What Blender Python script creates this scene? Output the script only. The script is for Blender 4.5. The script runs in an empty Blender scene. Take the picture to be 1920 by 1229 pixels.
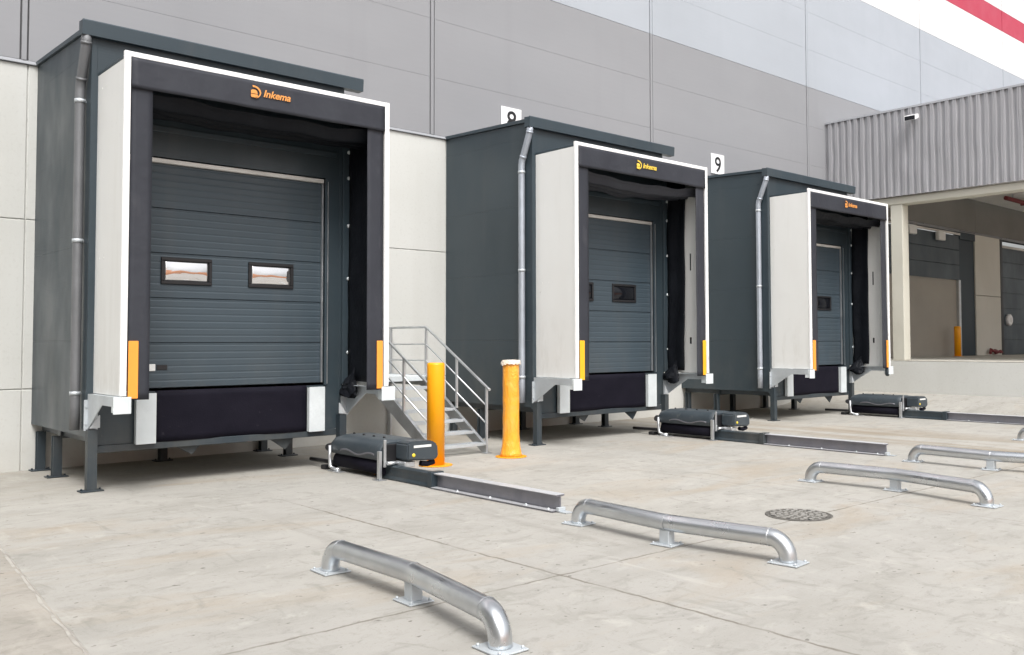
import bpy, bmesh, math, random
from mathutils import Vector, Matrix, noise
S = bpy.context.scene
C = S.collection
R = math.radians
random.seed(4)

# ------------------------------------------------------------------ camera
def make_camera():
    cd = bpy.data.cameras.new('camera'); co = bpy.data.objects.new('camera', cd); C.objects.link(co)
    f, px, py = 1724.316, 1054.037, 575.980
    yaw, pitch, roll = 0.746328, 0.039266, -0.003495
    cy, sy, cp, sp = math.cos(yaw), math.sin(yaw), math.cos(pitch), math.sin(pitch)
    F = Vector((sy*cp, cy*cp, sp)); Rt = Vector((cy, -sy, 0)); U = Rt.cross(F)
    c, s = math.cos(roll), math.sin(roll)
    Rt, U = c*Rt + s*U, -s*Rt + c*U
    M = Matrix.Identity(4)
    for i in range(3):
        M[i][0], M[i][1], M[i][2] = Rt[i], U[i], -F[i]
    M[0][3], M[1][3], M[2][3] = 0.0, -14.1447, 1.7
    co.matrix_world = M
    cd.sensor_fit = 'HORIZONTAL'; cd.sensor_width = 36.0
    cd.lens = f/1920*36
    cd.shift_x = (960-px)/1920
    cd.shift_y = (py-614.5)/1920
    cd.clip_start = .1; cd.clip_end = 3000
    S.camera = co
make_camera()

# ------------------------------------------------------------------ sky, sun, exposure
SUN_EL, SUN_AZ = R(54), R(205)      # azimuth measured clockwise from +Y
W = bpy.data.worlds.new('World'); S.world = W; W.use_nodes = True
nt = W.node_tree; nt.nodes.clear()
sk = nt.nodes.new('ShaderNodeTexSky'); sk.sky_type = 'NISHITA'; sk.sun_disc = False
sk.sun_elevation = SUN_EL; sk.sun_rotation = SUN_AZ
sk.dust_density = 6.0; sk.air_density = 1.2; sk.ozone_density = 1.0
hs = nt.nodes.new('ShaderNodeHueSaturation'); hs.inputs['Saturation'].default_value = .16
bg = nt.nodes.new('ShaderNodeBackground'); bg.inputs['Strength'].default_value = .15
ow = nt.nodes.new('ShaderNodeOutputWorld')
nt.links.new(sk.outputs[0], hs.inputs['Color']); nt.links.new(hs.outputs[0], bg.inputs[0]); nt.links.new(bg.outputs[0], ow.inputs[0])
sl = bpy.data.lights.new('sun', 'SUN'); sl.energy = 1.25; sl.angle = R(24); sl.color = (1, .975, .94)
so = bpy.data.objects.new('sun', sl); C.objects.link(so)
sd = Vector((math.sin(SUN_AZ)*math.cos(SUN_EL), math.cos(SUN_AZ)*math.cos(SUN_EL), math.sin(SUN_EL)))
so.rotation_euler = sd.to_track_quat('Z', 'Y').to_euler(); so.location = sd*40
S.view_settings.view_transform = 'Standard'; S.view_settings.look = 'None'
S.view_settings.exposure = 0.58; S.view_settings.gamma = 1
try:
    S.cycles.use_denoising = True; S.cycles.max_bounces = 8; S.cycles.diffuse_bounces = 5
except Exception: pass

# ------------------------------------------------------------------ materials
class Mat:
    def __init__(s, name, col, rough=.5, metal=0., spec=.5):
        s.m = bpy.data.materials.new(name); s.m.use_nodes = True
        s.nt = s.m.node_tree; s.b = s.nt.nodes['Principled BSDF']
        s.b.inputs['Base Color'].default_value = (*col, 1); s.b.inputs['Roughness'].default_value = rough
        s.b.inputs['Metallic'].default_value = metal; s.b.inputs['Specular IOR Level'].default_value = spec
        s.cur = None; s.col = col; s.h = None
        g = s.nt.nodes.new('ShaderNodeNewGeometry'); s.pos = g.outputs['Position']
    def n(s, t, **kw):
        x = s.nt.nodes.new('ShaderNode'+t)
        for k, v in kw.items(): setattr(x, k, v)
        return x
    def link(s, a, b): s.nt.links.new(a, b)
    def scaled(s, sc):
        v = s.n('VectorMath', operation='MULTIPLY'); s.link(s.pos, v.inputs[0]); v.inputs[1].default_value = sc
        return v.outputs[0]
    def noise(s, sc, detail=4, rough=.55, lo=.35, hi=.65, dist=0.):
        t = s.n('TexNoise'); t.inputs['Scale'].default_value = 1; t.inputs['Detail'].default_value = detail
        t.inputs['Roughness'].default_value = rough; t.inputs['Distortion'].default_value = dist
        s.link(s.scaled(sc if isinstance(sc, tuple) else (sc,)*3), t.inputs['Vector'])
        return s.remap(t.outputs['Fac'], lo, hi)
    def remap(s, o, a, b, c=0., d=1.):
        r = s.n('MapRange'); r.clamp = True
        for i, v in enumerate((a, b, c, d)): r.inputs[i+1].default_value = v
        s.link(o, r.inputs[0]); return r.outputs[0]
    def math(s, op, a, b=0.):
        x = s.n('Math', operation=op)
        for i, v in enumerate((a, b)):
            if isinstance(v, (int, float)): x.inputs[i].default_value = v
            else: s.link(v, x.inputs[i])
        return x.outputs[0]
    def sep(s):
        x = s.n('SeparateXYZ'); s.link(s.pos, x.inputs[0]); return x.outputs
    def mix(s, fac, col, amount=1.):
        x = s.n('Mix', data_type='RGBA')
        if amount != 1.: fac = s.math('MULTIPLY', fac, amount)
        s.link(fac, x.inputs[0])
        if s.cur is None: x.inputs[6].default_value = (*s.col, 1)
        else: s.link(s.cur, x.inputs[6])
        x.inputs[7].default_value = (*col, 1)
        s.cur = x.outputs[2]; s.link(s.cur, s.b.inputs['Base Color']); return s
    def bump(s, h, strength=.2, dist=.01):
        x = s.n('Bump'); x.inputs['Strength'].default_value = strength; x.inputs['Distance'].default_value = dist
        s.link(h, x.inputs['Height'])
        if s.h is not None: s.link(s.h, x.inputs['Normal'])
        s.h = x.outputs[0]; s.link(s.h, s.b.inputs['Normal']); return s
    def rough(s, fac, a, b):
        s.link(s.remap(fac, 0, 1, a, b), s.b.inputs['Roughness']); return s

M = {}
def sc3(c, k): return tuple(min(1, x*k) for x in c)
# pale precast concrete wall
m = Mat('precast_concrete', (.55, .555, .53), .85, spec=.3)
m.mix(m.noise((.35, .35, .5), 5), (.60, .605, .585), .7).mix(m.noise((1.2, 1.2, .12), 4, lo=.5, hi=.75), (.49, .49, .46), .5)
m.mix(m.noise(22, 3, lo=.55, hi=.75), (.42, .41, .38), .3)
z = m.sep()[2]; low = m.remap(z, .0, .45, 1, 0)
m.mix(m.math('MULTIPLY', low, m.noise((1.5, 1.5, 3), 4, lo=.3, hi=.7)), (.44, .41, .36), .5)
m.bump(m.noise(40, 4), .12, .003)
M['concrete'] = m.m
m = Mat('platform_concrete', (.50, .485, .44), .85, spec=.3)
m.mix(m.noise(.7, 5), (.42, .40, .35), .7).mix(m.noise((2, 2, .3), 4, lo=.5, hi=.75), (.36, .33, .28), .5)
m.bump(m.noise(30, 4), .15, .003); M['platform'] = m.m
# cladding colours
def clad(name, col, rough=.42):
    m = Mat(name, col, rough, spec=.35)
    m.mix(m.noise((.25, .25, .6), 4), sc3(col, .9), .7).mix(m.noise((1.6, 1.6, .1), 4, lo=.55, hi=.8), sc3(col, .82), .35)
    w = m.n('TexWave', wave_type='BANDS', bands_direction='Z', wave_profile='SIN'); w.inputs['Scale'].default_value = 3.2; w.inputs['Distortion'].default_value = 0
    m.link(m.pos, w.inputs['Vector']); m.bump(w.outputs['Fac'], .05, .004)
    m.rough(m.noise(1.3, 3), rough-.06, rough+.1)
    return m.m
M['clad_grey'] = clad('grey_cladding', (.283, .287, .303))
M['clad_pale'] = clad('pale_cladding', (.40, .43, .472))
M['clad_white'] = clad('white_cladding', (.74, .74, .745))
M['clad_red'] = clad('red_cladding', (.46, .05, .09))
M['clad_trim'] = clad('joint_trim', (.30, .31, .33), .35)
m = Mat('joint_gap', (.09, .09, .095), .8); M['gap'] = m.m
# anthracite coated panels
def dark(name, col, rough=.38, wave=10.):
    m = Mat(name, col, rough, spec=.5)
    m.mix(m.noise((.5, .5, .8), 4), sc3(col, 1.22), .7).mix(m.noise((2.5, 2.5, .25), 5, lo=.52, hi=.75), sc3((.085, .09, .092), 1.0), .25)
    z = m.sep()[2]; m.mix(m.math('MULTIPLY', m.remap(z, .4, 2.0, 1, 0), m.noise((1.5, 1.5, .8), 6, .7, lo=.42, hi=.7)), (.12, .115, .10), .4)
    m.mix(m.noise((16, 16, 7), 5, .7, lo=.68, hi=.76), (.14, .14, .14), .4)
    m.bump(m.noise(.9, 2), .10, .03)
    if wave:
        w = m.n('TexWave', wave_type='BANDS', bands_direction='Z', wave_profile='SIN'); w.inputs['Scale'].default_value = wave
        m.link(m.pos, w.inputs['Vector']); m.bump(w.outputs['Fac'], .10, .003)
    m.rough(m.noise((1.1, 1.1, .6), 4), rough-.08, rough+.14)
    return m.m
M['pod'] = dark('anthracite_panel', (.029, .043, .053))
M['pod_trim'] = dark('anthracite_flashing', (.034, .050, .062), .4, 0)
M['steel'] = dark('anthracite_steel', (.024, .035, .044), .45, 0)
M['door'] = dark('door_panel', (.040, .058, .073), .42, 0)
m = Mat('shelter_panel', (.77, .775, .76), .45, spec=.4)
m.mix(m.noise((1, 1, .4), 4), (.72, .72, .70), .7).mix(m.noise((3, 3, .3), 5, lo=.55, hi=.8), (.60, .59, .55), .4)
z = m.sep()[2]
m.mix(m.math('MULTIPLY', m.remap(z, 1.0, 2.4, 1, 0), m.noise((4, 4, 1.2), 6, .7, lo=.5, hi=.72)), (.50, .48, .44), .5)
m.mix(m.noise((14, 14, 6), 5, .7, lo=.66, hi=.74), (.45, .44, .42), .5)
m.bump(m.noise(60, 2), .05, .002).bump(m.noise(1.1, 2), .08, .02); M['shelter'] = m.m
m = Mat('white_profile', (.84, .84, .84), .4); m.mix(m.noise((4, 4, 1.), 4, lo=.5, hi=.8), (.70, .70, .69), .5); 
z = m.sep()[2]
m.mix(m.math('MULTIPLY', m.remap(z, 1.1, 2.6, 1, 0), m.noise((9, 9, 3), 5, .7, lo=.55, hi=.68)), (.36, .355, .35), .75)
M['white'] = m.m
m = Mat('curtain_fabric', (.025, .027, .036), .62, spec=.35)
m.mix(m.noise((1.3, 1.3, .6), 5), (.035, .038, .048), .8).mix(m.noise((6, 6, 2), 4, lo=.6, hi=.8), (.08, .08, .09), .3)
m.bump(m.noise(2.2, 3), .25, .03).bump(m.noise(150, 2), .08, .001); M['curtain'] = m.m
m = Mat('black_fabric', (.005, .006, .009), .6, spec=.18); m.mix(m.noise(3, 4), (.009, .011, .015), .8).bump(m.noise(5, 4), .3, .02); M['black'] = m.m
m = Mat('black_rubber', (.006, .0055, .011), .7, spec=.12)
m.mix(m.noise((2, 2, 3), 5), (.010, .009, .016), .8).mix(m.noise(18, 5, lo=.66, hi=.76), (.04, .037, .045), .4)
m.bump(m.noise(60, 3), .2, .003); M['rubber'] = m.m
def galv(name, col, rough=.36, metal=.85, spangle=True):
    m = Mat(name, col, rough, metal)
    m.mix(m.noise((3, 3, 3), 5), sc3(col, .80), .75)
    if not spangle:
        m.mix(m.noise((2, 2, 6), 4, lo=.5, hi=.75), sc3(col, .78), .4); m.rough(m.noise(3, 4), rough-.06, rough+.12); return m.m
    v = m.n('TexVoronoi'); v.inputs['Scale'].default_value = 38; m.link(m.pos, v.inputs['Vector'])
    m.mix(m.remap(v.outputs['Color'], .2, .9), sc3(col, .88), .5)
    m.mix(m.noise(5, 4, lo=.6, hi=.8), sc3(col, .72), .3)
    m.rough(m.noise(5, 4), rough-.07, rough+.16); m.bump(m.noise(45, 3), .06, .002)
    return m.m
M['galv'] = galv('galvanised_steel', (.66, .68, .70))
M['galv_tube'] = galv('galvanised_tube', (.66, .685, .71), .30, 1.0, False)
M['galv_plate'] = galv('galvanised_plate', (.58, .62, .65), .5, .45)
M['galv_pale'] = galv('galvanised_pale', (.70, .75, .77), .55, .15)
M['pipe'] = galv('zinc_pipe', (.46, .50, .56), .45, .55)
M['pipe_shaded'] = galv('shaded_zinc_pipe', (.20, .205, .215), .5, .4)  # nearest downpipe's shade put into a darker zinc colour
M['rail_lit_top'] = galv('rail_lit_steel', (.72, .73, .76), .42, .5, False)  # pale copy of the rail steel, painting its lit top faces
M['rail'] = galv('rail_steel', (.27, .27, .30), .42, .7)  # darker copy, the rail web's shade put into the colour
m = Mat('orange_paint', (.93, .375, .001), .42); m.mix(m.noise((5, 5, 2), 4), (.95, .41, .001), .7).mix(m.noise(14, 5, lo=.62, hi=.76), (.80, .30, .01), .5)
m.mix(m.remap(m.sep()[2], .0, .16, 1, 0), (.70, .28, .03), .3); M['orange'] = m.m
m = Mat('wrapped_orange', (.92, .38, .02), .35); m.mix(m.noise((4, 4, 2.2), 4, dist=1.5), (.93, .43, .08), .8).mix(m.noise((9, 9, 3), 5, lo=.60, hi=.72, dist=2), (.92, .52, .20), .6)
m.bump(m.noise((9, 9, 4), 4, dist=2), .5, .02); M['wrapped'] = m.m
m = Mat('plastic_film', (.82, .78, .72), .3); m.mix(m.noise(9, 3), (.85, .66, .45), .6); m.bump(m.noise(20, 3), .5, .02); M['film'] = m.m
m = Mat('marker_orange', (.95, .34, .045), .5); m.mix(m.noise(6, 4, lo=.5, hi=.8), (.82, .30, .05), .5); M['marker'] = m.m
m = Mat('marker_yellow', (.93, .45, .015), .5); m.mix(m.noise(6, 4, lo=.5, hi=.8), (.80, .36, .02), .5); M['marker_y'] = m.m
M['logo_o'] = Mat('logo_orange', (.72, .30, .075), .5).m
M['logo_y'] = Mat('logo_yellow', (.78, .55, .07), .5).m
M['sign'] = Mat('sign_white', (.84, .84, .85), .4).m
M['ink'] = Mat('sign_black', (.012, .012, .014), .5).m
m = Mat('restraint_cover', (.036, .048, .058), .45); m.mix(m.noise(4, 4), (.052, .064, .075), .8).mix(m.noise(12, 5, lo=.6, hi=.75), (.16, .155, .145), .35); M['cover'] = m.m
M['label'] = Mat('label_white', (.72, .73, .72), .5).m
M['dot'] = Mat('yellow_dot', (.8, .6, .05), .5).m
m = Mat('window_glass', (.78, .77, .78), .03, .92); m.bump(m.noise((3.0, 2, 5.), 2), .10, .02); M['pane_mirror'] = m.m
m = Mat('dark_window_glass', (.008, .009, .012), .10, .0, .35); M['pane_dark'] = m.m
m = Mat('black_frame', (.012, .012, .014), .45); M['frame'] = m.m
m = Mat('galvanised_bar', (.72, .71, .68), .45, .25); m.mix(m.noise((1, 1, 8), 4, lo=.45, hi=.6), (.45, .44, .42), .7); M['bar'] = m.m
m = Mat('cast_iron', (.085, .08, .072), .65, .2); m.mix(m.noise(12, 4), (.20, .19, .17), .8); M['iron'] = m.m
m = Mat('pale_iron', (.36, .35, .33), .6, .2); m.mix(m.noise(9, 4), (.26, .25, .23), .8); M['iron_pale'] = m.m  # paler iron for the raised pads of the lid
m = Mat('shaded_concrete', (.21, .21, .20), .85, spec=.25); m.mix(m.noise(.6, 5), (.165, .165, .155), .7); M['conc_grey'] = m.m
m = Mat('pier_concrete', (.62, .61, .56), .85, spec=.25); m.mix(m.noise((.8, .8, .5), 5), (.56, .55, .50), .7); M['pier'] = m.m
m = Mat('beam_concrete', (.57, .555, .49), .85, spec=.25); m.mix(m.noise((.8, .8, .8), 5), (.50, .485, .42), .7).bump(m.noise(30, 3), .1, .003); M['beam'] = m.m
m = Mat('gap_shade', (.005, .017, .028), .5); m.mix(m.noise((.8, .8, .4), 4), (.008, .024, .038), .8); M['navy'] = m.m  # dark blue that paints the shade inside an open gap
m = Mat('taupe_panel', (.34, .32, .28), .6); m.mix(m.noise((.5, .5, .7), 4), (.29, .275, .245), .8); M['taupe'] = m.m
m = Mat('red_paint', (.20, .025, .03), .5); m.mix(m.noise(7, 3), (.12, .02, .025), .7); M['red'] = m.m
m = Mat('ceiling_sheet', (.80, .79, .77), .6); m.mix(m.noise(1, 4), (.72, .71, .69), .7); M['ceiling'] = m.m
m = Mat('corrugated_sheet', (.40, .40, .42), .38, .2); m.mix(m.noise((3, 9, .4), 5, lo=.4, hi=.66), (.34, .34, .355), .7).mix(m.noise((3, 14, .5), 4, lo=.55, hi=.7), (.48, .48, .50), .5); M['corr'] = m.m
m = Mat('terracotta_earth', (.60, .19, .045), .9); m.mix(m.noise(.05, 5), (.40, .19, .09), .8); M['earth'] = m.m

# yard concrete
def ground_mat(name, base, lines=True):
    m = Mat(name, base, .85, spec=.28)
    k = lambda r, g, b: (base[0]*r, base[1]*g, base[2]*b)
    m.mix(m.noise(.16, 4), k(1.10, 1.09, 1.07), .9)
    m.mix(m.noise((.9, 1.5, .5), 7, .68, lo=.46, hi=.70), k(.82, .815, .79), .75)
    m.mix(m.noise((3.0, 6.0, 1), 7, .72, lo=.52, hi=.72, dist=.8), k(.66, .66, .63), .7)
    m.mix(m.noise((2.6, 3.4, 1), 6, .6, lo=.60, hi=.72, dist=.4), k(1.22, 1.22, 1.20), .8)
    m.mix(m.noise((.33, .9, 1), 5, .6, lo=.54, hi=.74, dist=.8), k(.98, .84, .68), .65)
    m.mix(m.noise((7, 12, 1), 5, .7, lo=.60, hi=.74), k(.58, .575, .54), .6)
    m.mix(m.noise((38, 38, 10), 3, lo=.60, hi=.75), k(.62, .60, .57), .5).mix(m.noise((12, 14, 4), 2, lo=.69, hi=.73), k(.38, .365, .34), .75)
    m.mix(m.noise((90, 90, 10), 2, lo=.62, hi=.7), k(1.25, 1.24, 1.2), .35)
    if lines:
        x, y, z = m.sep()
        wob = m.remap(m.noise(6, 4, lo=.3, hi=.7), 0, 1, -.012, .012)
        def line(coord, at, w, col, amt, lim=None):
            d = m.math('ABSOLUTE', m.math('SUBTRACT', m.math('ADD', coord, wob), at))
            f = m.remap(d, w*.35, w, 1, 0)
            f = m.math('MULTIPLY', f, m.noise((3.1, 3.1, 1), 4, lo=.28, hi=.5))
            if lim: f = m.math('MULTIPLY', f, m.remap(lim[0], lim[1], lim[2], 0, 1))
            m.mix(f, col, amt)
        dk = k(.42, .38, .33)
        yinv = m.math('MULTIPLY', y, -1)
        for at, a in ((4.61, .8), (9.12, .3), (13.7, .25), (18.2, .25)): line(x, at, .018, dk, a, (yinv, 4.6, 5.6))
        line(y, -9.13, .016, dk, .75)
        line(y, -4.62, .014, dk, .22)
        line(y, -13.6, .014, dk, .5)
        # long brown run-off marks between the second and third bay
        f = m.math('MULTIPLY', m.remap(m.math('ABSOLUTE', m.math('SUBTRACT', x, 15.4)), .5, 2.0, 1, 0), m.noise((1.6, .22, 1), 5, lo=.42, hi=.62))
        m.mix(f, k(.70, .58, .44), .85)
        # faint tyre tracks of lorries backing in
        for at in (3.95, 5.75, 10.75, 12.35):
            d = m.math('ABSOLUTE', m.math('SUBTRACT', m.math('ADD', x, m.math('MULTIPLY', wob, 5)), at))
            f = m.math('MULTIPLY', m.remap(d, .10, .22, 1, 0), m.noise((4, .35, 1), 5, .65, lo=.48, hi=.75))
            m.mix(m.math('MULTIPLY', f, m.remap(yinv, 3., 5., 0, 1)), k(.66, .65, .62), .55)
        # tyre and drip dirt along the wall foot
        f = m.math('MULTIPLY', m.remap(y, -3.4, -.2, 0, 1), m.noise((.7, 1.2, 1), 5, lo=.32, hi=.62))
        m.mix(f, k(.84, .79, .71), .7)
    m.mix(m.noise((4.2, 1.6, 1), 6, .62, lo=.57, hi=.70, dist=1.2), k(.70, .71, .67), .6)
    m.mix(m.noise((2.2, .8, 1), 6, .6, lo=.62, hi=.70, dist=.9), k(1.28, 1.27, 1.25), .45)
    m.bump(m.noise(.9, 5), .12, .03).bump(m.noise(26, 5, .65), .2, .004)
    m.rough(m.noise((1.5, 2.5, 1), 5), .72, .95)
    return m.m
M['ground'] = ground_mat('yard_concrete', (.350, .339, .316))
M['slab'] = ground_mat('side_slab_concrete', (.335, .315, .285), False)
m = Mat('chipped_edge', (.41, .39, .355), .9); m.mix(m.noise(5, 5, lo=.45, hi=.6), (.30, .28, .25), .8); M['edge'] = m.m

# ------------------------------------------------------------------ mesh helpers
class MB:
    def __init__(s): s.bm = bmesh.new()
    def box(s, x0, x1, y0, y1, z0, z1, bev=0.0, seg=1):
        g = bmesh.ops.create_cube(s.bm, size=1)['verts']
        for v in g: v.co = Vector(((x0+x1)/2+v.co.x*(x1-x0), (y0+y1)/2+v.co.y*(y1-y0), (z0+z1)/2+v.co.z*(z1-z0)))
        if bev:
            ed = list({e for v in g for e in v.link_edges})
            bmesh.ops.bevel(s.bm, geom=ed, offset=bev, segments=seg, affect='EDGES', profile=.5)
        return s
    def tube(s, pts, r, n=12, caps=True, smooth=True):
        pts = [Vector(p) for p in pts]; rings = []
        rr = r if isinstance(r, (list, tuple)) else [r]*len(pts)
        prev = None
        for i, p in enumerate(pts):
            t = (pts[min(i+1, len(pts)-1)]-pts[max(i-1, 0)]).normalized()
            if prev is None:
                a = Vector((0, 0, 1)) if abs(t.z) < .9 else Vector((1, 0, 0))
                u = t.cross(a).normalized()
            else: u = (prev - t*prev.dot(t)).normalized()
            prev = u; w = t.cross(u)
            rings.append([s.bm.verts.new(p+rr[i]*(math.cos(2*math.pi*k/n)*u+math.sin(2*math.pi*k/n)*w)) for k in range(n)])
        for a, b in zip(rings, rings[1:]):
            for k in range(n):
                f = s.bm.faces.new((a[k], a[(k+1) % n], b[(k+1) % n], b[k])); f.smooth = smooth
        if caps:
            s.bm.faces.new(rings[0][::-1]); s.bm.faces.new(rings[-1])
        return s
    def prism(s, poly, axis, a, b):
        """polygon in the plane normal to axis ('x': (y,z), 'y': (x,z), 'z': (x,y)) swept from a to b"""
        def P(q, t): return {'x': (t, q[0], q[1]), 'y': (q[0], t, q[1]), 'z': (q[0], q[1], t)}[axis]
        A = [s.bm.verts.new(P(q, a)) for q in poly]; B = [s.bm.verts.new(P(q, b)) for q in poly]
        n = len(poly)
        for i in range(n): s.bm.faces.new((A[i], A[(i+1) % n], B[(i+1) % n], B[i]))
        s.bm.faces.new(A[::-1]); s.bm.faces.new(B)
        return s
    def lathe(s, prof, c, n=24, smooth=True):
        rings = [[s.bm.verts.new((c[0]+r*math.cos(2*math.pi*k/n), c[1]+r*math.sin(2*math.pi*k/n), c[2]+z)) for k in range(n)] for r, z in prof]
        for a, b in zip(rings, rings[1:]):
            for k in range(n):
                f = s.bm.faces.new((a[k], a[(k+1) % n], b[(k+1) % n], b[k])); f.smooth = smooth
        s.bm.faces.new(rings[0][::-1]); s.bm.faces.new(rings[-1]); return s
    def sheet(s, fn, nu, nv, thick=None, smooth=True):
        """grid surface fn(u,v)->point; thick (vector) gives it a back"""
        def grid(off):
            return [[s.bm.verts.new(Vector(fn(i/nu, j/nv))+off) for i in range(nu+1)] for j in range(nv+1)]
        g = grid(Vector((0, 0, 0)))
        def faces(g, flip):
            for j in range(nv):
                for i in range(nu):
                    q = (g[j][i], g[j][i+1], g[j+1][i+1], g[j+1][i])
                    f = s.bm.faces.new(q[::-1] if flip else q); f.smooth = smooth
        faces(g, False)
        if thick is not None:
            h = grid(Vector(thick)); faces(h, True)
            loop = [(0, i) for i in range(nu)]+[(j, nu) for j in range(nv)]+[(nv, i) for i in range(nu, 0, -1)]+[(j, 0) for j in range(nv, 0, -1)]
            for (a, b), (c, d) in zip(loop, loop[1:]+loop[:1]):
                s.bm.faces.new((g[a][b], h[a][b], h[c][d], g[c][d]))
        return s
    def build(s, name, mat, parent=None, loc=None):
        bmesh.ops.recalc_face_normals(s.bm, faces=s.bm.faces)
        me = bpy.data.meshes.new(name); s.bm.to_mesh(me); s.bm.free()
        me.materials.append(M[mat] if isinstance(mat, str) else mat)
        o = bpy.data.objects.new(name, me); C.objects.link(o)
        if parent: o.parent = parent
        if loc: o.location = loc
        return o
def tag(o, label, cat, group=None, kind=None):
    if label: o['label'] = label
    if cat: o['category'] = cat
    if group: o['group'] = group
    if kind: o['kind'] = kind
    return o
def thing(name, label, cat, loc, group=None):
    o = bpy.data.objects.new(name, None); C.objects.link(o); o.location = loc; o.empty_display_size = .2
    return tag(o, label, cat, group)
def text_mesh(name, txt, size, mat, parent, loc, shear=0., bold=0., depth=.002, align='LEFT'):
    cu = bpy.data.curves.new(name, 'FONT'); cu.body = txt; cu.size = size; cu.shear = shear; cu.offset = bold; cu.extrude = depth
    cu.align_x = align
    t = bpy.data.objects.new(name, cu); C.objects.link(t)
    bpy.context.view_layer.update()
    me = bpy.data.meshes.new_from_object(t.evaluated_get(bpy.context.evaluated_depsgraph_get()))
    bpy.data.objects.remove(t); bpy.data.curves.remove(cu)
    me.name = name; me.materials.clear(); me.materials.append(M[mat])
    o = bpy.data.objects.new(name, me); C.objects.link(o)
    if parent: o.parent = parent
    o.location = loc; o.rotation_euler = (R(90), 0, 0)
    return o
def arc(c, r, a0, a1, n, plane):
    """points on an arc; plane gives two unit vectors"""
    u, v = Vector(plane[0]), Vector(plane[1])
    return [Vector(c)+r*(math.cos(a0+(a1-a0)*i/n)*u+math.sin(a0+(a1-a0)*i/n)*v) for i in range(n+1)]

# ------------------------------------------------------------------ ground
def gz(x, y):
    t = max(0., min(1., (x-20.6)/2.8)); t = t*t*(3-2*t)
    return .34*t
xs = [-900, -200, -60, -20, -5]+[i*1. for i in range(0, 20)]+[20.6+.35*i for i in range(0, 9)]+[26, 30, 60, 200, 900]
ys = [-900, -200, -60, -30]+[-20+1.*i for i in range(0, 21)]+[5, 30]
mb = MB(); V = [[mb.bm.verts.new((x, y, gz(x, y))) for x in xs] for y in ys]
for j in range(len(ys)-1):
    for i in range(len(xs)-1):
        f = mb.bm.faces.new((V[j][i], V[j][i+1], V[j+1][i+1], V[j+1][i])); f.smooth = True
tag(mb.build('ground', 'ground'), 'pale stained concrete yard in front of the loading docks', None, kind='structure')
# slightly raised slab at the left edge of the yard
mb = MB(); mb.prism([(1.86, -4.7), (1.81, -5.27), (1.65, -7.3), (1.55, -8.6), (1.43, -10.5), (1.2, -14.0), (-6, -14.0), (-6, -4.7)], 'z', -.05, .022)
eds = [e for e in mb.bm.edges if all(v.co.z > 0 for v in e.verts)]
bmesh.ops.bevel(mb.bm, geom=eds, offset=.012, segments=2, affect='EDGES')
tag(mb.build('pavement', 'slab'), 'slightly raised concrete slab along the left edge of the yard', None, kind='structure')
mb = MB()
E = [(1.86, -4.7), (1.81, -5.27), (1.65, -7.3), (1.55, -8.6), (1.43, -10.5), (1.2, -14.0)]
E2 = []
for (x0, y0), (x1, y1) in zip(E, E[1:]):
    n = max(2, int(abs(y1-y0)/.06))
    E2 += [(x0+(x1-x0)*k/n+.018*noise.noise((y0+(y1-y0)*k/n, 3, 0))+.012*noise.noise(((y0+(y1-y0)*k/n)*5, 1, 0)), y0+(y1-y0)*k/n) for k in range(n)]
for (xa, ya), (xb, yb_) in zip(E2, E2[1:]):
    wa = .014+.018*noise.noise((ya*4, 7, 2)); wb = .014+.018*noise.noise((yb_*4, 7, 2))
    vs = [mb.bm.verts.new(q) for q in ((xa+.02, ya, .003), (xb+.02, yb_, .003), (xb-.012, yb_, .027), (xa-.012, ya, .027), (xa-.012-wa, ya, .0245), (xb-.012-wb, yb_, .0245))]
    mb.bm.faces.new(vs[:4]); mb.bm.faces.new((vs[3], vs[2], vs[5], vs[4]))
bmesh.ops.remove_doubles(mb.bm, verts=mb.bm.verts, dist=.0005)
tag(mb.build('kerb', 'edge'), 'chipped pale edge of the raised slab on the left', None, kind='structure')
# bare reddish hill across the yard, behind the viewer
mb = MB()
def hill(u, v):
    x = -110+220*u; y = -52-40*v
    h = math.sin(math.pi*v)**.8*(9.5+3*noise.noise((x*.03, 3, 1)))+1.2*noise.noise((x*.06, y*.06, 5))*math.sin(math.pi*v)
    return (x, y, h*math.sin(math.pi*u)**.5-.3)
mb.sheet(hill, 40, 10); tag(mb.build('hills', 'earth'), 'low bare reddish hill across the yard', None, kind='structure')

# ------------------------------------------------------------------ warehouse
H1, PW, PD = 3.224, 3.325, 2.485
OFF = (0., 6.883, 13.704)
X0, X1 = -9., 62.
bld = thing('warehouse', 'long warehouse with pale concrete base, grey cladding and a red band near the top', 'warehouse', (20, 0, 0))
bld.location = (0, 0, 0)
CANX = 23.45
# concrete base, precast panels with open joints
mb = MB()
for z0, z1 in ((-.3, 1.092), (1.104, 3.405), (3.417, 5.545)):
    for x0, x1 in ((X0, -3.7), (-3.688, 3.1), (3.112, 10.09), (10.102, 17.0), (17.012, CANX+.2)):
        mb.box(x0, x1, 0, .3, z0, z1, .008)
mb.box(X0, CANX+.2, .02, .28, -.2, 5.5)
mb.build('concrete_base', 'concrete', bld)
jx = [-3.6, 3.05, 9.78, 15.92, 22.5, 29.4, 36.2, 43, 49.8, 56.6]
def clad_band(name, mat, zs, y=-.012):
    mb = MB(); e = [X0]+jx+[X1]
    for a, b in zip(e, e[1:]):
        for z0, z1 in zip(zs, zs[1:]):
            mb.box(a+.055, b-.055, y, .1, z0+.001, z1-.001, .002)
    return mb.build(name, mat, bld)
clad_band('grey_cladding', 'clad_grey', (5.60, 6.68, 7.79, 8.895))
clad_band('pale_cladding', 'clad_pale', (8.90, 9.98, 11.06, 12.135))
clad_band('white_cladding', 'clad_white', (12.14, 13.62))
clad_band('red_cladding_stripe', 'clad_red', (13.625, 14.43))
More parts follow.
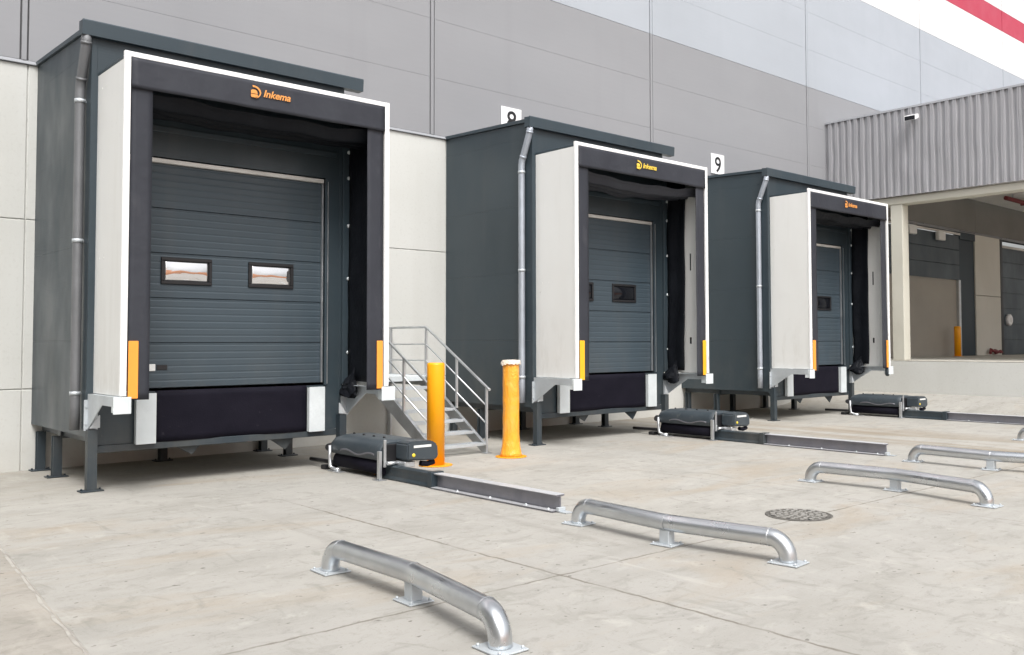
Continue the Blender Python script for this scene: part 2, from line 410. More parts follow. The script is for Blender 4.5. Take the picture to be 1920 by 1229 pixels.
clad_band('upper_white_cladding', 'clad_white', (14.435, 15.5, 16.5))
mb = MB(); mb.box(X0, X1, .02, .3, 5.55, 16.5); mb.build('joint_backing', 'gap', bld)
def joint_strip(name, mat, z0, z1):
    for x in jx:
        mb = MB(); mb.box(x-.032, x+.032, -.022, .05, z0, z1, .004); mb.build(name, mat, bld)
joint_strip('joint_cover', 'clad_grey', 5.6, 8.9)
joint_strip('joint_cover', 'clad_pale', 8.9, 12.14)
joint_strip('joint_cover', 'clad_white', 12.14, 13.62)
joint_strip('joint_cover', 'clad_red', 13.62, 14.43)
joint_strip('joint_cover', 'clad_white', 14.43, 16.5)
mb = MB(); mb.prism([(.05, 5.548), (-.035, 5.548), (-.035, 5.556), (-.012, 5.598), (.05, 5.598)], 'x', X0, X1); mb.build('drip_flashing', 'clad_trim', bld)
mb = MB(); mb.box(X0, X1, -.06, .4, 16.5, 16.7, .01); mb.box(X0, X1, .4, 30, 16.3, 16.5); mb.build('roof', 'clad_white', bld)
mb = MB(); mb.box(X0, X0+.3, .302, 30, -.3, 16.3); mb.build('side_wall', 'concrete', bld)
# unseen wing added on the left to shade the yard and nearest dock
mb = MB()
for z0, z1 in ((-.3, 3.4), (3.412, 5.545)): mb.box(-4.9, -4.6, -22, -.002, z0, z1, .008)
mb.build('added_wing_base', 'concrete', bld)
mb = MB()
for y in range(-22, -1, 7):
    for z0, z1 in ((5.55, 6.68), (6.682, 7.79), (7.792, 8.895)): mb.box(-4.95, -4.61, y, min(y+6.95, -.02), z0, z1, .004)
mb.build('added_wing_cladding', 'clad_grey', bld)
# wall below the canopy
mb = MB()
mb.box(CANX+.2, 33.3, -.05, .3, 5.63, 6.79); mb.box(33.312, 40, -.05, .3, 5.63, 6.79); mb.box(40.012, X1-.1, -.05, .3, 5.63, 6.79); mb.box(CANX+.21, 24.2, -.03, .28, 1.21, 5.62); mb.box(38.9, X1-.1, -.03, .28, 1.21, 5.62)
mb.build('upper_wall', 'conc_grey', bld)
mb = MB(); mb.box(33.33, 35.5, -.01, .3, 1.2, 3.36, .01); mb.box(33.33, 35.5, -.01, .3, 3.375, 5.60, .01); mb.build('wall_pier', 'pier', bld)
mb = MB(); mb.box(24.2, 32.06, .06, .12, 1.2, 3.85); mb.build('lower_door_curtain', 'taupe', bld)
mb = MB()
for k in range(3): mb.box(24.2, 32.0, -.02+.0, .05, 3.85+k*.52, 3.85+k*.52+.513, .01)
mb.build('raised_door', 'door', bld)
mb = MB(); mb.box(24.2, 32.05, -.06, -.022, 5.42, 5.50, .01); mb.build('door_head_rail', 'bar', bld)
mb = MB(); mb.box(31.9, 32.06, -.03, .058, 1.2, 3.85); mb.build('door_guide', 'galv', bld)
mb = MB(); mb.box(32.062, 33.328, .04, .2, 1.2, 5.6); mb.box(32.062, 33.328, -.02, .038, 5.3, 5.6); mb.build('gap_shade_panel', 'navy', bld)  # dark sheet painting the shade of an open gap
d2 = MB()
for k in range(7): d2.box(35.72, 38.9, .02, .08, 1.2+k*.585, 1.2+k*.585+.578, .01)
d2.build('sectional_door', 'door', bld)
mb = MB(); mb.box(35.505, 35.7, -.02, .15, 1.2, 5.6); mb.build('door_frame', 'frame', bld)
mb = MB(); mb.box(35.72, 38.9, -.03, .015, 5.24, 5.33, .01); mb.build('door_head_rail', 'bar', bld)
for (x, zz) in ((28.05, 5.18), (30.1, 5.12)):
    mb = MB(); mb.box(x, x+.5, -.2, -.065, zz, zz+.3, .02); mb.build('junction_box', 'label', bld)

# number signs on the cladding
for x, z, n in ((11.42, 5.92, '8'), (18.1, 5.9, '9')):
    t = thing('number_sign', 'white wall sign with black number %s above the roof of a dark dock house' % n, 'sign', (x, -.03, z), 'dock number signs')
    mb = MB(); mb.box(0, .52, -.012, .012, 0, .5, .004); mb.build('sign_board', 'sign', t)
    text_mesh('digit', n, .54, 'ink', t, (.26, -.0145, .055), bold=.005, align='CENTER')

# ------------------------------------------------------------------ dock houses
def gutter_profile():
    return [(-2.43, 5.335), (-2.562, 5.335), (-2.572, 5.50), (-2.560, 5.516), (-2.555, 5.505), (-2.552, 5.35), (-2.44, 5.35), (-2.44, 5.5), (-2.43, 5.5)]
WORDS = ['nearest dark grey dock house, biggest in view, with two bright door windows',
         'middle dark grey dock house under the number 8 sign, beside the galvanised stairs',
         'farthest dark grey dock house under the number 9 sign, next to the canopy']
def dock_house(i):
    ox = H1+OFF[i]
    t = thing('dock_house', WORDS[i], 'dock house', (ox, 0, 0), 'dark dock houses on legs along the wall')
    # side walls
    for x0, x1 in ((0, .06), (PW-.06, PW)):
        mb = MB(); zs = (.626, 1.75, 2.90, 4.05, 5.20)
        for za, zb_ in zip(zs, zs[1:]): mb.box(x0, x1, -PD, -.003, za, zb_-.0015)
        mb.prism([(-PD, 5.20), (-.003, 5.20), (-.003, 5.545), (-PD, 5.44)], 'x', x0, x1)
        mb.box(x0-.004 if x0 == 0 else x1-.06, x0+.06 if x0 == 0 else x1+.004, -PD-.006, -PD+.05, .60, 5.33, .003)
        mb.build('side_wall', 'pod', t)
    # front wall round the door opening
    dx0, dx1 = .37, 3.055
    mb = MB()
    mb.box(.06, dx0, -PD, -PD+.06, .52, 5.4); mb.box(dx1, PW-.06, -PD, -PD+.06, .52, 5.4)
    mb.box(dx0, dx1, -PD, -PD+.06, 4.02, 5.4); mb.box(dx0, dx1, -PD, -PD+.06, .52, 1.13)
    mb.build('front_wall', 'pod', t)
    mb = MB(); mb.box(.3, 3.2, -PD-.035, -PD-.003, 4.33, 4.40, .006); mb.build('lintel_trim', 'pod_trim', t)
    mb = MB(); mb.box(.06, PW-.06, -PD+.07, -.01, .93, 1.12); mb.build('floor_deck', 'shelter', t)  # unseen deck made pale to bounce light onto the ground below
    # roof sheet and edge flashing
    mb = MB(); mb.prism([(-.004, 5.55), (-.004, 5.60), (-PD-.02, 5.51), (-PD-.02, 5.45)], 'x', -.03, PW+.03); mb.build('roof', 'pod_trim', t)
    mb = MB(); mb.prism(gutter_profile(), 'x', -.128, 3.595)
    for x in (-.128, 3.583): mb.prism([(-2.432, 5.337), (-2.560, 5.337), (-2.570, 5.50), (-2.432, 5.51)], 'x', x-.002, x+.014)
    mb.build('gutter', 'pod_trim', t)
    # steel underframe and legs
    mb = MB()
    mb.box(.10, PW-.10, -PD-.03, -PD+.07, .43, .517, .006)
    mb.box(.13, .22, -PD+.075, -.02, .53, .624); mb.box(PW-.22, PW-.13, -PD+.075, -.02, .53, .624); mb.box(.1, PW-.1, -1.05, -.93, .50, .60)
    mb.prism([(2.28, .432), (2.62, .432), (2.50, .28)], 'y', -2.44, -2.42); mb.prism([(1.05, .428), (1.35, .428), (1.25, .32)], 'y', -2.44, -2.42)
    mb.build('underframe', 'steel', t)
    for lx, ly in ((.045, -PD-.062), (.075, -.98), (.09, -.13), (PW-.045, -PD-.062), (PW-.055, -.95), (PW-.06, -.1), (1.66, -.25)):
        mb = MB(); h = .715 if ly < -2 else .528
        a = .052
        mb.box(lx-a, lx+a, ly-a, ly-a+.014, .016, h); mb.box(lx-a, lx+a, ly+a-.014, ly+a, .016, h); mb.box(lx-.009, lx+.009, ly-a+.014, ly+a-.014, .016, h)
        if ly < -2: mb.box(lx-a, lx-a+.012, ly-a+.0145, ly+a-.0145, .016, h); mb.box(lx+a-.012, lx+a, ly-a+.0145, ly+a-.0145, .016, h)
        lg = mb.build('leg', 'steel', t)
        mb = MB(); mb.box(lx-.125, lx+.125, ly-.085, ly+.085, .003, .017, .003)
        for bx in (-.1, .1): mb.lathe([(.013, .017), (.013, .034), (.006, .04)], (lx+bx, ly, 0), 8)
        mb.build('base_plate', 'steel', lg)
    # sectional door: profiled panels
    prof = []
    z = 1.165; ph = .557
    for p in range(5):
        zz = z+p*ph; prof += [(-.004, zz), (.012, zz+.006)]
        for q in range(6):
            a = zz+.02+q*(ph-.03)/6; b = a+(ph-.03)/6
            prof += [(.012, a), (.0125, b-.034), (.0085, b-.020), (.0115, b-.003)]
        prof += [(.012, zz+ph-.008), (-.004, zz+ph-.002)]
    yb = -PD+.055
    poly = [(yb-.0-q[0]*1.0, q[1]) for q in prof]
    poly = [(yb+.05, 1.165)]+poly+[(yb+.05, z+5*ph)]
    mb = MB(); mb.prism(poly, 'x', dx0+.004, dx1-.004)
    door = mb.build('sectional_door', 'door', t)
    for wx in (.835, 1.955):
        x0, x1, z0, z1 = wx, wx+.635, 2.45, 2.785
        mb = MB(); b = .042; yf = yb-.012
        for q in ((x0, x1, z0, z0+b), (x0, x1, z1-b, z1), (x0, x0+b, z0+b, z1-b), (x1-b, x1, z0+b, z1-b)):
            mb.box(q[0], q[1], yf-.022, yf+.004, q[2], q[3], .006)
        fr = mb.build('window_frame', 'frame', door)
        mb = MB()
        def pane(u, v):
            a, bb = 2*u-1, 2*v-1
            return (x0+b+.002+u*(x1-x0-2*b-.004), yf-.002-.020*(1-bb*bb)*(1-.6*a*a), z0+b+.002+v*(z1-z0-2*b-.004))
        mb.sheet(pane, 20, 14, (0, .006, 0))
        mb.build('pane', 'pane_mirror' if i == 0 else 'pane_dark', fr)
    mb = MB(); mb.box(.80, .93, yb-.022, yb-.01, 1.385, 1.45, .004); hd = mb.build('door_handle', 'frame', door)
    mb = MB(); mb.box(.69, .785, yb-.024, yb-.01, 1.375, 1.46, .004); mb.build('lock_plate', 'label', hd)
    mb = MB(); mb.prism([(yb-.05, 3.953), (yb-.03, 3.945), (yb+.0, 3.951), (yb+.0, 4.005), (yb-.03, 4.008), (yb-.05, 4.0)], 'x', dx0, dx1-.03)
    mb.build('head_rail', 'bar', t)
    mb = MB(); mb.box(dx1-.02, dx1+.012, -PD-.028, -PD-.002, 1.13, 4.02, .004); mb.tube([(dx1+.004, -PD-.03, 3.985), (dx1+.004, -PD-.045, 3.985)], .022, 10)
    mb.build('door_guide', 'pod_trim', t)
    mb = MB(); mb.box(dx1-.058, dx1-.04, -PD-.004, -PD+.03, 1.17, 3.94); mb.box(dx1+.013, dx1+.026, -PD-.03, -PD-.002, 1.15, 4.0); mb.build('guide_angle', 'galv', t)
    # leveller flap and bumpers
    mb = MB()
    mb.sheet(lambda u, v: (.77+1.995*u, -PD-.03-.010*math.sin(u*9)*v-.006*noise.noise((u*6, v*3, i)), 1.135-.625*v), 24, 8, (0, .02, 0))
    mb.build('leveller_apron', 'rubber', t)
    for bx in (.526, 2.775):
        mb = MB(); mb.box(bx+.004, bx+.231, -PD-.085, -PD-.002, .512, 1.10, .006); bp = mb.build('bumper', 'rubber', t)
        mb = MB(); mb.box(bx, bx+.235, -PD-.10, -PD-.087, .503, 1.112, .004)
        mb.box(bx+.0, bx+.008, -PD-.0868, -PD-.03, .51, 1.105); mb.box(bx+.227, bx+.235, -PD-.0868, -PD-.03, .51, 1.105)
        mb.build('bumper_plate', 'galv_pale', bp)
    # downpipe
    px, py = -.068, -2.285
    pts = [(px, -2.505, 5.345), (px, -2.50, 5.27), (px, -2.475, 5.20)]+[(px, -2.33, 4.86), (px, py-.012, 4.80), (px, py, 4.72)]+[(px, py, z) for z in (4, 3, 2, 1, .70)]
    mb = MB(); mb.tube(pts, .056, 16); dp = mb.build('downpipe', 'pipe_shaded' if i == 0 else 'pipe', t)
    for zc in (4.60, 2.93, 1.13):
        mb = MB(); mb.tube([(px, py, zc-.022), (px, py, zc+.022)], .062, 16); mb.box(px+.03, -.002, py-.012, py+.012, zc-.012, zc+.012); mb.build('pipe_clamp', 'galv_plate', dp)
    for p, q in (((px, -2.50, 5.27), (px, -2.492, 5.24)), ((px, -2.335, 4.875), (px, -2.322, 4.845))):
        mb = MB(); mb.tube([p, q], .0615, 16); mb.build('pipe_collar', 'pipe' if i else 'pipe_shaded', dp)
    return t
for i in range(3): dock_house(i)

# ------------------------------------------------------------------ dock shelters
SL, SR, SY, SYB, ZB, ZT = .071, 3.461, -3.459, -PD-.004, 1.133, 4.93
SWORDS = ['boxed dock shelter with white sides and orange markers on the nearest dock house',
          'boxed dock shelter with white sides and yellow markers on the middle dock house',
          'boxed dock shelter with white sides on the farthest dock house beside the canopy']
def dock_shelter(i):
    ox = H1+OFF[i]
    t = thing('dock_shelter', SWORDS[i], 'dock shelter', (ox, 0, 0), 'white sided dock shelters')
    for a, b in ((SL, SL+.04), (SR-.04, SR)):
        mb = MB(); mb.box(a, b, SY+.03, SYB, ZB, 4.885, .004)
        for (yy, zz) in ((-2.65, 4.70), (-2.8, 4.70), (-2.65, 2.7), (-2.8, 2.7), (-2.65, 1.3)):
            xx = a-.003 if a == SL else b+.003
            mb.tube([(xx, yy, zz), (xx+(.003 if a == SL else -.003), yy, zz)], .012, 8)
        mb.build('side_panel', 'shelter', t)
    mb = MB(); mb.box(.0, SL+.03, SYB+.0, SYB+.003, ZB, 4.886); mb.build('closing_strip', 'pod_trim', t)
    mb = MB(); mb.box(SL, SR, SY+.03, SYB, 4.887, 4.925, .004); mb.build('top_panel', 'pod_trim', t)
    # white aluminium edge profile
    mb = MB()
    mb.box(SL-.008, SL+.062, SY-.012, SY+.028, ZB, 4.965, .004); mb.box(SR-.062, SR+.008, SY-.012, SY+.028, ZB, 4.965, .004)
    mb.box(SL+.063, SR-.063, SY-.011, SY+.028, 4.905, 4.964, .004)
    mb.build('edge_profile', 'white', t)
    # front curtains (hanging fabric)
    def curtain(x0, x1, z0, z1, y, seed, nu, nv, amp):
        mb = MB()
        mb.sheet(lambda u, v: (x0+(x1-x0)*u, y+amp*noise.noise((u*(x1-x0)*2.2, v*(z1-z0)*1.1, seed))-amp*.6*v, z1-(z1-z0)*v+(0.012*noise.noise((u*(x1-x0)*1.5, seed, 2)) if v > .98 else 0)), nu, nv, (0, .006, 0))
        return mb.build('curtain', 'curtain', t)
    curtain(SL+.075, .376, 1.09, 4.66, SY+.012, 1+i*7, 4, 40, .010)
    curtain(3.143, SR-.075, 1.09, 4.66, SY+.012, 3+i*7, 4, 40, .010)
    h = curtain(SL+.066, SR-.066, 4.565, 4.905, SY-.012, 5+i*7, 40, 8, .012)
    h.name = 'header_curtain'
    # brand lettering and emblem on the header
    lm = 'logo_y' if i == 1 else 'logo_o'
    lz = 4.715
    text_mesh('lettering', 'Inkema', .122, lm, h, (1.66, SY-.030, lz+.01), shear=.28, bold=.003, depth=.0015)
    mb = MB(); yl = SY-.031
    mb.prism([(1.505, lz-.01), (1.515, lz-.03), (1.60, lz-.03), (1.612, lz-.012), (1.612, lz+.02), (1.505, lz+.02)], 'y', yl, yl-.003)
    mb.prism([(1.505, lz+.03), (1.61, lz+.03), (1.60, lz+.075), (1.575, lz+.09), (1.53, lz+.09), (1.505, lz+.075)], 'y', yl, yl-.003)
    A = [(1.545+.12*math.cos(a), lz+.055+.10*math.sin(a)) for a in [R(100-12*k) for k in range(15)]]
    B = [(1.545+.098*math.cos(a), lz+.048+.078*math.sin(a)) for a in [R(96-12*k) for k in range(15)]]
    for k in range(14): mb.prism([A[k], A[k+1], B[k+1], B[k]], 'y', yl, yl-.003)
    for v in mb.bm.verts: v.co.x = 1.505+(v.co.x-1.505)*.8; v.co.z = lz+.02+(v.co.z-lz-.02)*.8
    mb.build('emblem', lm, h)
    # guide markers
    for a, b in ((.146, .250), (3.283, 3.372)):
        mb = MB(); mb.box(a, b, SY-.022, SY-.008, 1.105, 1.74, .003); mb.build('guide_marker', 'marker' if i != 1 else 'marker_y', t)
    # folded fabric behind the header
    mb = MB()
    def drape(u, v):
        x = SL+.06+(SR-SL-.12)*u
        s = math.sin(math.pi*u)
        yy = SY+.10+.55*v+.03*noise.noise((u*5, v*3, 9+i))
        zz = 4.56-.15*math.sin(v*math.pi*2.6)**2-.03*s-(.06 if i == 1 else .0)*s+.035*noise.noise((u*7, v*2, 4+i))
        return (x, yy, zz)
    mb.sheet(drape, 36, 26, (0, 0, .006)); mb.build('gathered_fabric', 'curtain' if i == 1 else 'black', t)
    # black inner flaps
    for side in (0, 1):
        mb = MB(); xx = SL+.05 if side == 0 else SR-.05
        sg = 1 if side == 0 else -1
        def flap(u, v):
            wob = .025*noise.noise((v*5, u*2, i*3+side))+.015*math.sin(u*7+v*2)
            far = -2.995 if i else -3.30
            return (xx+sg*(.02+wob+.05*v*v*u), (SYB-.07)+(far-SYB+.07)*u+.02*noise.noise((v*4, 1, i)), 4.84-3.66*v)
        mb.sheet(flap, 8, 36, (sg*.006, 0, 0)); mb.build('inner_flap', 'black', t)
    # mounting strip with pale bolts
    mb = MB(); mb.box(PW-.03, SR-.042, SYB-.055, SYB-.001, ZB+.005, 4.886, .004); ms = mb.build('mounting_strip', 'pod_trim', t)
    for zz in (1.58, 2.62, 3.37, 4.05, 4.42):
        mb = MB(); mb.lathe([(.028, 0), (.028, .010), (.018, .02)], (0, 0, 0), 10); b_ = mb.build('bolt', 'galv_pale', ms, (SR-.082, SYB-.056, zz)); b_.rotation_euler = (R(90), 0, 0)
    if i: mb = MB(); mb.box(SR-.056, SR-.041, SYB-.10, SYB-.057, ZB+.02, 4.5); mb.build('edge_strip', 'white', t)
    # black pull strap slots on the inner side
    mb = MB(); mb.box(SR-.046, SR-.0405, -3.10, -3.075, 3.06, 3.38); mb.box(SR-.046, SR-.0405, -3.10, -3.06, 1.68, 1.80); mb.build('strap', 'frame', t)
    # brackets carrying the box
    for side in (0, 1):
        x = .012 if side == 0 else PW+.06
        w = .010
        mb = MB()
        mb.prism([(-PD-.012, 1.128), (SY+.03, 1.128), (SY+.03, 1.02), (-3.02, 1.02), (-PD-.055, .73), (-PD-.012, .73)], 'x', x, x+w)
        s = 1 if side == 0 else -1
        mb.box(x-(.0 if side == 0 else .09)-.04*(1-side), x+.10*(1-side)+.01+.02*side, -PD-.022, -PD-.0105, .70, 1.06)   # flange on the corner post
        mb.box(x+.0105*(side == 0)-.07*(side == 1), x+.08*(side == 0)-.0005*(side == 1), SY+.03, -PD-.03, 1.118, 1.1275)
        for bz in (.78, .98):
            mb.tube([(x-.02+.03*side, -PD-.022, bz), (x-.02+.03*side, -PD-.036, bz)], .012, 8)
        tx = .055 if side == 0 else PW-.055
        mb.prism([(tx-.05, .735), (tx+.062, .735), (tx+.062, .88), (tx+.05, .88)] if side == 0 else [(tx+.05, .735), (tx-.062, .735), (tx-.062, .88), (tx-.05, .88)], 'y', -PD-.128, -PD-.119)
        mb.build('bracket', 'galv_plate', t)
        px = -.006 if side == 0 else 3.354
        mb = MB(); mb.box(px, px+.187+.02*side, SY-.030, SY-.014, .94, 1.125, .004); mb.box(px+.02, px+.16, SY-.0135, SY+.10, .955, 1.115); mb.build('end_plate', 'galv_pale', t)
    # slumped black fabric at the lower right corner
    mb = MB(); bmesh.ops.create_icosphere(mb.bm, subdivisions=3, radius=1)
    for v in mb.bm.verts:
        p = v.co.copy(); n1 = noise.noise(p*1.1+Vector((i*4, 0, 0))); n2 = abs(noise.noise(p*2.1+Vector((0, i*5, 2))))
        q = p*(1+.5*n1-.5*n2)
        w_ = max(0, .6-q.z)
        v.co = Vector((3.36+q.x*.045*(1+w_)-.05*w_, -2.70+q.y*.21*(.4+.6*w_)-.08*q.z, 1.16+q.z*.20-.20*max(0, -q.y)*.3))
    mb.build('slumped_fabric', 'black', t)
    if i == 2:
        mb = MB(); mb.tube([(SR-.06, SY+.04, 1.11), (SR-.06, SY+.04, .93), (SR-.06, SY+.04, .90)], [.05, .05, .03], 12); mb.build('rubber_stop', 'steel', t)
    return t
for i in range(3): dock_shelter(i)

# ------------------------------------------------------------------ wheel guides
GW = ['bent galvanised wheel guide lying nearest the viewer', 'galvanised wheel guide between the nearest guide and the manhole cover',
      'galvanised wheel guide just beyond the manhole cover', 'galvanised wheel guide beside the end of the middle restraint rail',
      'galvanised wheel guide cut off by the picture edge, only one foot in view']
GP = [((3.44, -7.865), (3.444, -8.964), (3.261, -10.102)), ((6.027, -7.845), (5.95, -9.0), (6.123, -10.075)), ((9.911, -7.892), (9.99, -8.95), (9.72, -10.09)),
      ((12.575, -7.877), (12.49, -9.0), (12.72, -10.1)), ((16.60, -7.83), (16.68, -8.95), (16.42, -10.1))]
def wheel_guide(k):
    a, b, c = [Vector((p[0], p[1], 0)) for p in GP[k]]
    t = thing('wheel_guide', GW[k], 'wheel guide', b, 'galvanised wheel guides on the yard')
    a, c = a-b, c-b; b = Vector((0, 0, 0)); H, r, er = .185, .069, .15
    up = Vector((0, 0, 1)); H_ = up*H
    def end(foot, toward):
        d = (toward-foot).normalized()
        pts = [foot+up*.012, foot+up*(H-er)]
        pts += arc(foot+up*(H-er)+d*er, er, math.pi, math.pi/2, 8, (d, up))[1:]
        return pts
    p1 = end(a, b); p2 = end(c, b)[::-1]
    pts = p1+[b+H_+(a-b).normalized()*.10, b+H_+((a-b).normalized()+(c-b).normalized())*.02, b+H_+(c-b).normalized()*.10]+p2
    mb = MB(); mb.tube(pts, r, 24); tb = mb.build('tube', 'galv_tube', t)
    mb = MB()      # weld seams
    for p, dd in ((p1[-1], (b-a).normalized()), (p2[0], (b-c).normalized()), (b+H_, (c-a).normalized())):
        mb.tube([p-dd*.006, p, p+dd*.006], [r+.0005, r+.004, r+.0005], 24, caps=False)
    mb.build('weld_seam', 'galv', tb)
    ang = math.atan2((c-a).y, (c-a).x)
    mb = MB(); mb.box(-.05, .05, -.042, .042, .012, H-.055, .004); o = mb.build('post', 'galv_plate', t); o.rotation_euler.z = ang
    for p, s in ((a, .125), (b, .11), (c, .125)):
        mb = MB(); mb.box(-s, s, -s*.85, s*.85, .003, .014, .003)
        for sx in (-1, 1):
            for sy in (-1, 1): mb.lathe([(.011, .014), (.011, .024), (.005, .03)], (sx*s*.8, sy*s*.65, 0), 8)
        o = mb.build('base_plate', 'galv_plate', t, p); o.rotation_euler.z = ang+R(3)
for k in range(5): wheel_guide(k)

# ------------------------------------------------------------------ vehicle restraints
RX = [6.33, 12.98, 19.72]
RW = ['dark truck restraint with long steel rail beside the orange bollard at the nearest dock', 'dark truck restraint with steel rail at the right foot of the middle dock house', 'dark truck restraint with rail reaching toward the canopy platform']
def restraint(i):
    t = thing('vehicle_restraint', RW[i], 'truck restraint', (RX[i], 0, 0), 'truck restraints with floor rails')
    # cover: bulging hood lofted along y
    mb = MB()
    base = [(-.165, .24), (-.178, .30), (-.172, .40), (-.115, .472), (-.02, .49), (.33, .487), (.425, .45), (.452, .34), (.445, .24)]
    st = [(-2.84, .55, .10), (-2.90, .86, .03), (-3.05, 1, .0), (-3.6, 1, .01), (-4.02, 1, -.005), (-4.12, .96, -.02), (-4.135, .88, -.035)]
    rings = []
    for y, k, dz in st:
        rings.append([mb.bm.verts.new((.08+(x-.08)*(.75+.25*k), y, .24+(z-.24)*k-(dz if dz > 0.05 else 0)*0+(0.0))) for x, z in base])
    n = len(base)
    for A, B in zip(rings, rings[1:]):
        for k in range(n):
            f = mb.bm.faces.new((A[k], A[(k+1) % n], B[(k+1) % n], B[k])); f.smooth = k not in (n-1,)
    mb.bm.faces.new(rings[0]); mb.bm.faces.new(rings[-1][::-1])
    cv = mb.build('cover', 'cover', t)
    for yy in (-3.1, -3.35, -3.6, -3.85):
        mb = MB(); mb.lathe([(.018, 0), (.018, .012), (.009, .02)], (.06, yy, .489), 8); mb.build('bolt', 'frame', cv)
    mb = MB(); mb.sheet(lambda u, v: (-.176-.006, -3.15-.85*u, .285+.022*math.sin(u*9)+.022*v), 18, 1, (.01, 0, 0)); mb.build('edge_strip', 'rail', cv)
    # rollers under the cover
    mb = MB(); mb.tube([(-.06, -2.93, .15), (-.06, -4.08, .15)], .10, 18); mb.build('roller', 'rubber', t)
    mb = MB(); mb.tube([(.14, -2.98, .13), (.14, -4.08, .13)], .09, 18); mb.build('roller', 'rubber', t)
    # end housing with label and arm
    mb = MB(); mb.box(-.12, .30, -4.16, -4.137, .20, .44, .008); mb.build('end_face', 'frame', t)
    mb = MB()
    mb.prism([(.03, .25), (.03, .45), (.08, .485), (.40, .475), (.485, .42), (.50, .27), (.44, .225)], 'y', -4.165, -4.44)
    bmesh.ops.bevel(mb.bm, geom=list(mb.bm.edges), offset=.018, segments=2, affect='EDGES')
    arm = mb.build('locking_arm', 'cover', t)
    mb = MB(); mb.box(.12, .38, -4.446, -4.439, .40, .43); mb.build('label_strip', 'label', arm)
    mb = MB(); mb.lathe([(.024, 0), (.024, .006), (.012, .01)], (0, 0, 0), 12); d = mb.build('indicator', 'dot', arm, (.12, -4.439, .31)); d.rotation_euler.x = R(90)
    mb = MB(); mb.tube([(.26, -4.38, .195), (.36, -4.38, .18), (.46, -4.38, .20)], .035, 10); mb.build('hook', 'rubber', arm)
    mb = MB(); mb.box(.02, .17, -4.40, -4.18, .165, .232, .008); mb.tube([(-.12, -4.22, .21), (.05, -4.22, .21)], .022, 10); mb.build('carriage', 'galv', t)
    # galvanised uprights
    mb = MB(); mb.box(-.205, -.165, -4.17, -4.11, .012, .36, .005); mb.box(-.24, -.12, -4.21, -4.06, .003, .011); mb.box(-.15, -.115, -4.19, -4.165, .16, .50, .004); mb.build('upright', 'galv', t)
    mb = MB(); mb.tube([(-.19, -2.90, .34), (-.20, -2.91, .20), (-.20, -2.93, .06), (-.18, -3.02, .03), (-.16, -3.10, .03)], .024, 10); mb.box(-.23, -.12, -3.2, -2.9, .003, .010); mb.build('upright', 'galv', t)
    mb = MB(); mb.tube([(-.10, -2.2, .09), (-.10, -2.95, .10)], .028, 10); mb.tube([(-.05, -2.75, .31), (-.19, -2.86, .31)], .05, 10); mb.box(-.2, 0, -2.78, -2.66, .003, .06, .01); mb.build('pivot_rod', 'frame', t)
    # rail
    dk = [(-.075, .004), (.085, .004), (.085, .02), (.05, .05), (.05, .12), (.06, .165), (.02, .18), (-.04, .18), (-.065, .165), (-.055, .12), (-.055, .05), (-.075, .02)]
    mb = MB(); mb.prism(dk, 'y', -4.0, -5.12); mb.box(-.09, .09, -5.13, -5.04, .004, .19, .006); mb.build('rail_carriage', 'steel', t)
    ib = [(-.11, .004), (.075, .004), (.075, .012), (.012, .016), (.012, .152), (.06, .158), (.06, .168), (-.055, .168), (-.055, .158), (-.006, .152), (-.006, .016), (-.11, .012)]
    mb = MB(); mb.prism(ib, 'y', -5.132, -7.26); rl = mb.build('floor_rail', 'rail', t)
    mb = MB(); mb.box(-.062, .062, -7.255, -5.135, .1685, .176, .002); mb.box(-.108, -.02, -7.25, -5.14, .0165, .019); mb.build('rail_lit_top', 'rail_lit_top', rl)  # pale strips painting the lit tops of the rail flanges
    mb = MB()
    for yy in (-5.6, -6.2, -6.8, -7.15): mb.lathe([(.013, .013), (.013, .028), (.006, .034)], (-.06, yy, 0), 8)
    mb.build('anchor_bolt', 'galv_pale', rl)
    mb = MB(); mb.box(-.05, .05, -7.40, -7.262, .003, .011); mb.box(-.06, .04, -7.30, -7.262, .0115, .05, .004); mb.build('end_stop', 'galv_plate', t)
for i in range(3): restraint(i)

# ------------------------------------------------------------------ bollards
t = thing('bollard', 'smooth bright orange bollard beside the truck restraint', 'bollard', (7.468, -3.457, 0), 'orange bollards by the stairs')
mb = MB(); mb.lathe([(.123, .012), (.123, 1.40), (.118, 1.424), (.10, 1.432)], (0, 0, 0), 32); mb.build('post', 'orange', t)
mb = MB(); mb.lathe([(.235, .003), (.235, .011), (.225, .0135)], (0, 0, 0), 32); mb.build('base_plate', 'orange', t)
t = thing('bollard', 'orange bollard still wrapped in torn plastic film, in front of the middle dock house', 'bollard', (8.84, -3.447, 0), 'orange bollards by the stairs')
mb = MB()
pr = []
for k in range(30):
    z = .012+k*1.40/29; r = .124+.05*max(0, 1-z/.35)**2
    pr.append((r, z))
mb.lathe(pr+[(.10, 1.425)], (0, 0, 0), 36)
for v in mb.bm.verts:
    q = Vector((v.co.x, v.co.y, 0)); 
    if q.length > .05 and v.co.z < 1.41:
        v.co += q.normalized()*(.006*noise.noise((v.co.x*14, v.co.y*14, v.co.z*5))+.003*noise.noise((v.co.x*30, v.co.y*30, v.co.z*14)))
mb.build('post', 'wrapped', t)
mb = MB(); mb.lathe([(.235, .003), (.235, .011), (.225, .0135)], (0, 0, 0), 32); mb.build('base_plate', 'orange', t)
mb = MB()
def film(u, v):
    a = 2*math.pi*u; r = .134+.035*v*(1-.6*v)+.016*noise.noise((math.cos(a)*2, math.sin(a)*2, v*2))
    return (r*math.cos(a), r*math.sin(a), 1.448-.075*v*(.7+.9*abs(noise.noise((math.cos(a)*1.7, math.sin(a)*1.7, 5)))))
